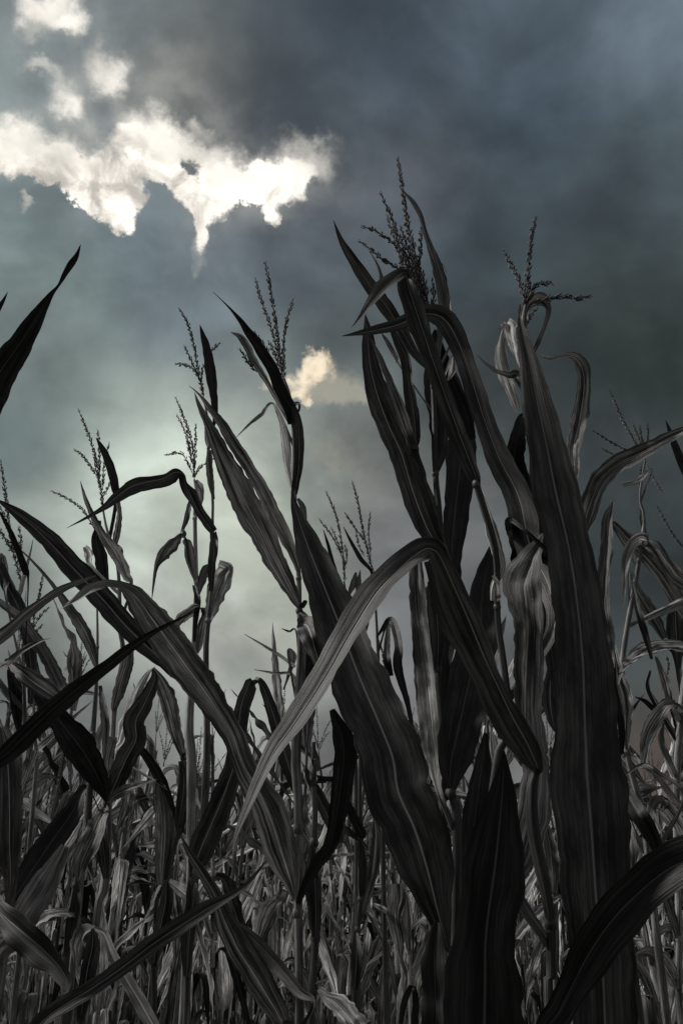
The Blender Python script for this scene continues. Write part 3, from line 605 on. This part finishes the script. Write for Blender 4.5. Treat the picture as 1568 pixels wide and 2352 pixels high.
plant('pale dry maize plant at the right with a leaf arching over beside a fading tassel', 2.6,
 'F2 1400,1430,6 F5 1412,120,8 1425,240,14 1350,700,20 1362,880,22 1362,1020,24 F7 1330,80,34 1365,300,32 1392,370,30 1410,600,34',
 [('F5 1312,212,12 1370,268,36 1430,330,52 1490,400,62 1535,470,66 1590,560,44',2.55,2.7,'m',[20],{'fold':.6}),
  ('F5 1354,512,2 1356,410,22 1365,325,36 1392,275,42 1430,262,34 1472,312,48 1530,400,60 1590,470,44',2.4,2.6,'d',[10,10,10,20,50,20],{'fold':.5,'flip':5}),
  ('F5 1374,388,8 1408,460,38 1460,545,48 1502,625,22',2.65,2.7,'m',0,{'fold':.6}),
  ('F5 1385,420,6 1405,520,22 1435,620,24 1455,700,10',2.5,2.5,'k',0),
  ('F5 1418,150,6 1422,200,20 1430,250,12',2.6,2.6,'d',0),
  ('F5 1320,650,14 1338,760,46 1362,860,52 1362,1020,24',2.58,2.58,'d',5,{'fold':.8,'name':'leaf_sheath'}),
  ('F5 1322,700,10 1326,830,30 1345,940,26 1350,1040,10',2.55,2.55,'k',0,{'fold':.8}),
  ('F2 1300,1540,20 1370,1520,26 1430,1470,10',2.5,2.5,'d',20),
  ('F7 1285,215,26 1355,340,78 1425,460,66 1470,570,24',2.3,2.4,'k',0,{'fold':.5}),
  ('F7 1325,250,20 1370,245,70 1435,232,24',2.7,2.7,'d',20),
  ('F7 1298,360,30 1312,470,84 1322,600,60 1330,700,20',2.5,2.5,'m',0),
  ('F5 1385,1040,20 1420,1080,24 1440,1000,10 1480,940,3',2.5,2.4,'d',10),
  ('F5 1355,1120,3 1420,1080,14 1480,1110,18 1568,1200,14',2.5,2.4,'d',20)],
 ['F2 1400,1430 1350,1340 1300,1250 1240,1118','F2 1345,1400 1250,1350 1168,1298','F2 1310,1425 1260,1405 1208,1376','F2 1395,1400 1370,1330 1344,1265','F2 1400,1400 1385,1330 1374,1275','F2 1405,1400 1412,1330 1410,1268','F2 1480,1580 1430,1500 1400,1435','F2 1375,1568 1378,1500 1380,1450'],
 nodes=['F5 1362,1025,32','F7 1392,372,36'], smat='t', tk=.75)
plant('dry maize plant at the right edge with curled leaves and a drooping tassel', 2.9,
 'F5 1600,330,8 1590,600,20 1560,900,24 1545,1176,26 F7 1545,700,30 1550,950,30 1552,1250,32',
 [('F5 1334,792,2 1358,732,22 1408,684,44 1480,656,40 1568,660,34 1620,690,20',2.5,2.85,'d',[45],{'fold':.3}),
  ('F5 1542,492,10 1540,560,64 1545,640,64 1548,710,24',2.8,2.85,'g',0,{'fold':.4}),
  ('F5 1425,1090,16 1436,990,48 1470,915,52 1518,866,34 1550,872,26 1600,960,30',2.7,2.85,'m',[0,0,10,40,30],{'fold':.4,'flip':4}),
  ('F5 1395,835,3 1430,850,16 1470,880,20 1510,850,10',2.8,2.9,'k',0),
  ('F5 1498,925,8 1488,985,24 1515,1060,22 1542,1120,18',2.85,2.85,'d',0,{'fold':.6}),
  ('F5 1450,740,6 1440,800,14 1470,870,12',2.9,2.9,'k',0),
  ('F5 1470,690,10 1500,770,30 1520,850,24 1560,930,14',2.85,2.85,'m',0),
  ('F7 1440,485,12 1418,370,36 1450,302,50 1500,320,60 1568,430,54 1600,560,40',2.6,2.8,'d',[10,10,30,20],{'fold':.5,'flip':3}),
  ('F7 1410,130,4 1470,210,24 1530,290,30 1600,370,30',2.7,2.8,'m',20),
  ('F7 1340,1005,10 1410,990,50 1480,1050,92 1545,1160,14',2.6,2.7,'m',20),
  ('F7 1475,700,24 1510,800,44 1545,930,24',2.85,2.88,'m',0,{'name':'leaf_sheath'})],
 ['F5 1610,330 1560,290 1520,235 1474,152','F5 1590,420 1550,370 1520,350 1475,325','F5 1505,760 1515,730 1510,690'],
 nodes=['F7 1548,935,40'], smat='t', tk=.75)
plant('dry maize plant filling the gap between the dark leaves at lower right', 3.0,
 'F7 960,420,20 975,700,24 985,1317,28',
 [('F7 800,930,44 858,855,52 925,785,44 1010,735,16',2.7,2.9,'d',30,{'fold':.4}),
  ('F7 930,380,20 955,500,72 968,620,64 975,720,20',2.9,2.9,'m',0),
  ('F5 1078,780,30 1085,860,48 1060,900,20',2.7,2.7,'d',20),
  ('F5 1095,690,3 1090,830,60 1098,910,40 1110,960,10',2.6,2.6,'g',0),
  ('F5 880,960,14 895,1040,40 900,1100,16',2.8,2.8,'p',10)], smat='t')
plant('grey maize plant with a pale ragged leaf left of the dark foreground leaves', 2.8,
 'F7 85,30,10 85,250,20 88,480,30 88,730,26 75,880,24 65,1150,28 60,1317,28',
 [('F7 85,470,20 95,560,40 95,660,36 92,735,18',2.78,2.78,'s',0,{'fold':.8,'name':'leaf_sheath'}),
  ('F7 10,250,10 40,330,36 85,430,50 102,465,14',2.7,2.76,'k',0),
  ('F7 65,880,10 110,760,34 150,600,52 160,450,44 150,370,14',2.8,2.8,'d',5,{'fold':.5}),
  ('F7 75,470,10 20,430,40 -10,480,40',2.7,2.6,'k',0),
  ('F7 65,890,14 70,1000,50 60,1160,30',2.75,2.75,'g',0,{'fold':.8,'name':'leaf_sheath'})],
 nodes=['F7 90,738,34','F7 68,885,34','F7 62,1160,36'])
plant('dry maize plant with a pale fan-shaped leaf beside the dark clump', 3.1,
 'F7 300,720,14 310,985,22 320,1317,26',
 [('F7 248,672,84 250,740,86 240,820,70 262,930,50 275,1020,20',3.0,3.05,'d',10,{'fold':.2}),
  ('F7 298,715,20 302,840,46 308,985,18',3.08,3.08,'m',0,{'fold':.8}),
  ('F7 145,765,10 190,790,30 232,825,20',3.0,3.0,'d',30),
  ('F7 270,1317,20 290,1210,30 325,1142,24 340,1200,30 335,1317,34 330,1400,30',2.5,2.5,'k',0)],
 nodes=['F7 308,990,32'], smat='t')

# ---------------------------------------------------------------- ground
def ground():
    mb = MB(); xs = [-900, -300, -100, -40, -20, -10, -5, 0, 5, 10, 20, 40, 100, 300, 900]
    m = bpy.data.materials.new('soil'); m.use_nodes = True; t = m.node_tree; p = t.nodes['Principled BSDF']
    g = nd(t, 'ShaderNodeTexCoord'); a, _ = nse(t, g.outputs['Object'], 7, 8, .65); b, _ = nse(t, g.outputs['Object'], 60, 5, .6)
    t.links.new(vmt(t, 'SCALE', (.060, .058, .055), s=mth(t, 'MULTIPLY', mrange(t, a, .3, .7, .5, 1.5), mrange(t, b, .3, .7, .6, 1.4))), p.inputs['Base Color'])
    p.inputs['Roughness'].default_value = .95
    bm = nd(t, 'ShaderNodeBump'); bm.inputs['Distance'].default_value = .05; t.links.new(mth(t, 'ADD', a, mth(t, 'MULTIPLY', b, .3)), bm.inputs['Height']); t.links.new(bm.outputs[0], p.inputs['Normal'])
    for y in xs:
        for x in xs: mb.v.append(Vector((x, y, 0))); mb.uv.append((x, y))
    n = len(xs)
    for i in range(n - 1):
        for j in range(n - 1): k = i * n + j; mb.f.append((k, k + 1, k + n + 1, k + n)); mb.mi.append(mb.mat(m))
    o = mb.build('ground'); o['kind'] = 'structure'
ground()

# ---------------------------------------------------------------- the field behind: generated plants
def gen_leaf(r, h, az, x0, lod):
    """one maize leaf: leaves the stalk steeply, arches and droops"""
    L = r.uniform(.45, .8); out = Vector((math.cos(az), math.sin(az), 0)); el = R(r.uniform(66, 84)); q = r.random(); droop = r.uniform(.1, .6) if q < .33 else (r.uniform(1.2, 2.2) if q < .45 else r.uniform(2.55, 2.95)); shp = r.uniform(16, 34)
    kn = r.choice([r.uniform(.04, .15), r.uniform(.08, .35)]); p = Vector(x0); pts = []; n = 9; wmax = r.uniform(.045, .08); tw = r.uniform(-1.6, 1.6); r0 = r.uniform(-.5, .5)
    for i in range(n + 1):
        t = i / n; wv = wmax * min(1, .45 + t * 2.2) * (1 - t ** 2.6); pts.append(tuple(p) + (wv, r0 + tw * t))
        a = el - droop * (1 / (1 + math.exp(-(t - kn) * shp)) - 1 / (1 + math.exp(kn * shp)))
        p = p + (out * math.cos(a) + Vector((0, 0, math.sin(a)))) * (L / n)
        out = (out + Vector((-out.y, out.x, 0)) * r.uniform(-.14, .14)).normalized()
    return pts
def flatside(out):
    def f(p, t):
        s = t.cross(Vector((0, 0, 1)))
        if s.length < .15: s = Vector((-out[1], out[0], 0))
        s.normalize(); ref = Vector((-out[1], out[0], 0))
        if s.dot(ref) < 0: s = -s
        s = ref - t * ref.dot(t); return s.normalized()
    return f
def gen_plant(seed, lod, sink=None, org=Vector((0, 0, 0)), scale=1):
    """lod 0: stalk, leaves, tassel as separate meshes; 1: a single mesh; 2: coarse, added to sink"""
    r = random.Random(seed); H = r.uniform(1.95, 2.3) * scale; lx, ly = r.uniform(-.10, .10), r.uniform(-.10, .10)
    def sp(z): t = z / H; return org + Vector((lx * t * t, ly * t * t, z))
    parts = []
    mb = sink or MB(); sm = r.choice('ttts')
    tube(mb, sm, [tuple(sp(z * H)) + (q * (1.25 if lod == 2 else 1),) for z, q in ((0, .012), (.3, .011), (.6, .008), (.85, .005), (1, .003))], n=(18, 10, 4)[lod], sides=(8, 6, 3)[lod], seed=seed)
    nn = 9; z = .35
    zs = []
    while z < H * .93: zs.append(z); z += r.uniform(.15, .21)
    if lod == 0:
        for z in zs: node_ring(mb, sm, sp(z), Vector((0, 0, 1)), .0105 * (1.15 - z / H * .5))
    if not sink and lod == 0: parts.append(('stalk', mb))
    az = r.uniform(0, 6.28)
    for i, z in enumerate(zs):
        az += math.pi + r.uniform(-.5, .5)
        if lod == 2 and z < H * .30: continue
        mt = r.choice('kgmddppp' if z < H * .6 else 'kgmmddpp')
        L = sink or (mb if lod == 1 else MB()); sh = r.uniform(.11, .16)
        if lod < 2: tube(L, mt, [tuple(sp(z)) + (.0112 * (1.2 - z / H * .6),), tuple(sp(z + sh * .5)) + (.0125 * (1.2 - z / H * .6),), tuple(sp(z + sh)) + (.009 * (1.2 - z / H * .6),)], n=4, sides=7)
        o = (math.cos(az), math.sin(az))
        ribbon(L, mt, gen_leaf(r, z, az, sp(z + sh * .9), lod), flatside(o), n=(26, 18, 7)[lod], ns=(6, 4, 2)[lod], fold=r.uniform(.2, .7), rip=.10, seed=seed * 31 + i, curl=r.choice([0, 0, .5]))
        if lod == 0: parts.append(('leaf', L))
    if r.random() < .8:
        Tm = sink or (mb if lod == 1 else MB()); top = sp(H)
        for k in range(r.randint(4, 6)):
            a = r.uniform(0, 6.28); sp_ = 0 if k == 0 else r.uniform(.03, .10); ln = .24 if k == 0 else r.uniform(.10, .19)
            e = top + Vector((math.cos(a) * sp_, math.sin(a) * sp_, ln))
            b0_ = top + Vector((0, 0, k * .008 - .01)); m_ = b0_.lerp(e, .5) + Vector((0, 0, .015))
            if lod == 2: tube(Tm, 'n', [tuple(b0_) + (.003,), tuple(m_) + (.004,), tuple(e) + (.002,)], n=3, sides=3)
            else: spikelets(Tm, 'n', [tuple(b0_), tuple(m_), tuple(e)], gap=.009 if lod == 0 else .014, ln=.012, wd=.0042, seed=seed * 7 + k)
        if lod == 0: parts.append(('tassel', Tm))
    if sink: return None
    return parts if lod == 0 else mb

def copy_tree(o, parent=None):
    c = o.copy(); C.objects.link(c); c.parent = parent
    for ch in list(o.children): copy_tree(ch, c)
    return c
GR = ['dry maize plants in the rows behind the crossing blades at the left', 'dry maize plants in the rows behind the centre', 'dry maize plants in the rows behind the dark clump at the right']
LR = ['dry grey maize plant standing behind the long crossing blades at the left', 'dry grey maize plant standing between the three-spike tassel plant and the pale-ribbed leaf', 'dry grey maize plant standing behind or beside the giant dark leaf at right']
GF = ['small distant maize plants at the left', 'small distant maize plants in the centre', 'small distant maize plants at the right']
LF = ['small distant dry maize plant with ragged leaves, deep in the left of the field', 'small distant dry maize plant with ragged leaves, deep in the middle of the field', 'small distant dry maize plant with ragged leaves, deep in the right of the field']
LB1, G1, LB2, G2 = LR[0], GR[0], LF[0], GF[0]
protos = []
for k in range(9):
    rt = bpy.data.objects.new('corn_plant', None); C.objects.link(rt); rt['label'] = LB1; rt['category'] = 'corn plant'; rt['group'] = G1
    for nm, mb in gen_plant(100 + k, 0): mb.build(nm, rt)
    protos.append([rt, 0])
protos1 = []
for k in range(9):
    o = gen_plant(200 + k, 1).build('corn_plant'); o['label'] = LB2; o['category'] = 'corn plant'; o['group'] = G2; protos1.append([o, 0])
pos = []; y = 3.9
while y < 34:
    half = (y + .4) * .40 + .3; step = .22 if y < 12 else .30
    x = -half + rng.uniform(0, step)
    while x < half:
        pos.append((x + rng.uniform(-.06, .06), y + rng.uniform(-.14, .14))); x += step * rng.uniform(.75, 1.3)
    y += .56 if y < 12 else .75
pos.sort(key=lambda p: p[1])
far = MB(); NP1, NP2 = 120, 175
for i, (x, y) in enumerate(pos):
    rz = rng.uniform(0, 6.28); sc = rng.uniform(.86, 1.06)
    if i < NP1 + NP2:
        pool = protos if i < NP1 else protos1; pr = pool[rng.randrange(9)]
        o = pr[0] if not pr[1] else copy_tree(pr[0]); pr[1] = 1
        zn = 0 if x / y < -.14 else (1 if x / y < .08 else 2)
        o['label'], o['group'] = (LR, GR)[0][zn] if i < NP1 else LF[zn], (GR if i < NP1 else GF)[zn]
        o.location = (x, y, 0); o.rotation_euler = (rng.uniform(-.05, .05), rng.uniform(-.05, .05), rz); o.scale = (sc, sc, sc)
    else: gen_plant(1000 + i, 2, far, Vector((x, y, 0)), sc)
for pool in (protos, protos1):
    for pr in pool:
        if not pr[1]: pr[0].location = (rng.uniform(-1, 1), 12, 0)
fo_ = far.build('far_corn'); fo_['kind'] = 'stuff'; fo_['label'] = 'far rows of dry maize filling the bottom of the view'; fo_['category'] = 'maize field'
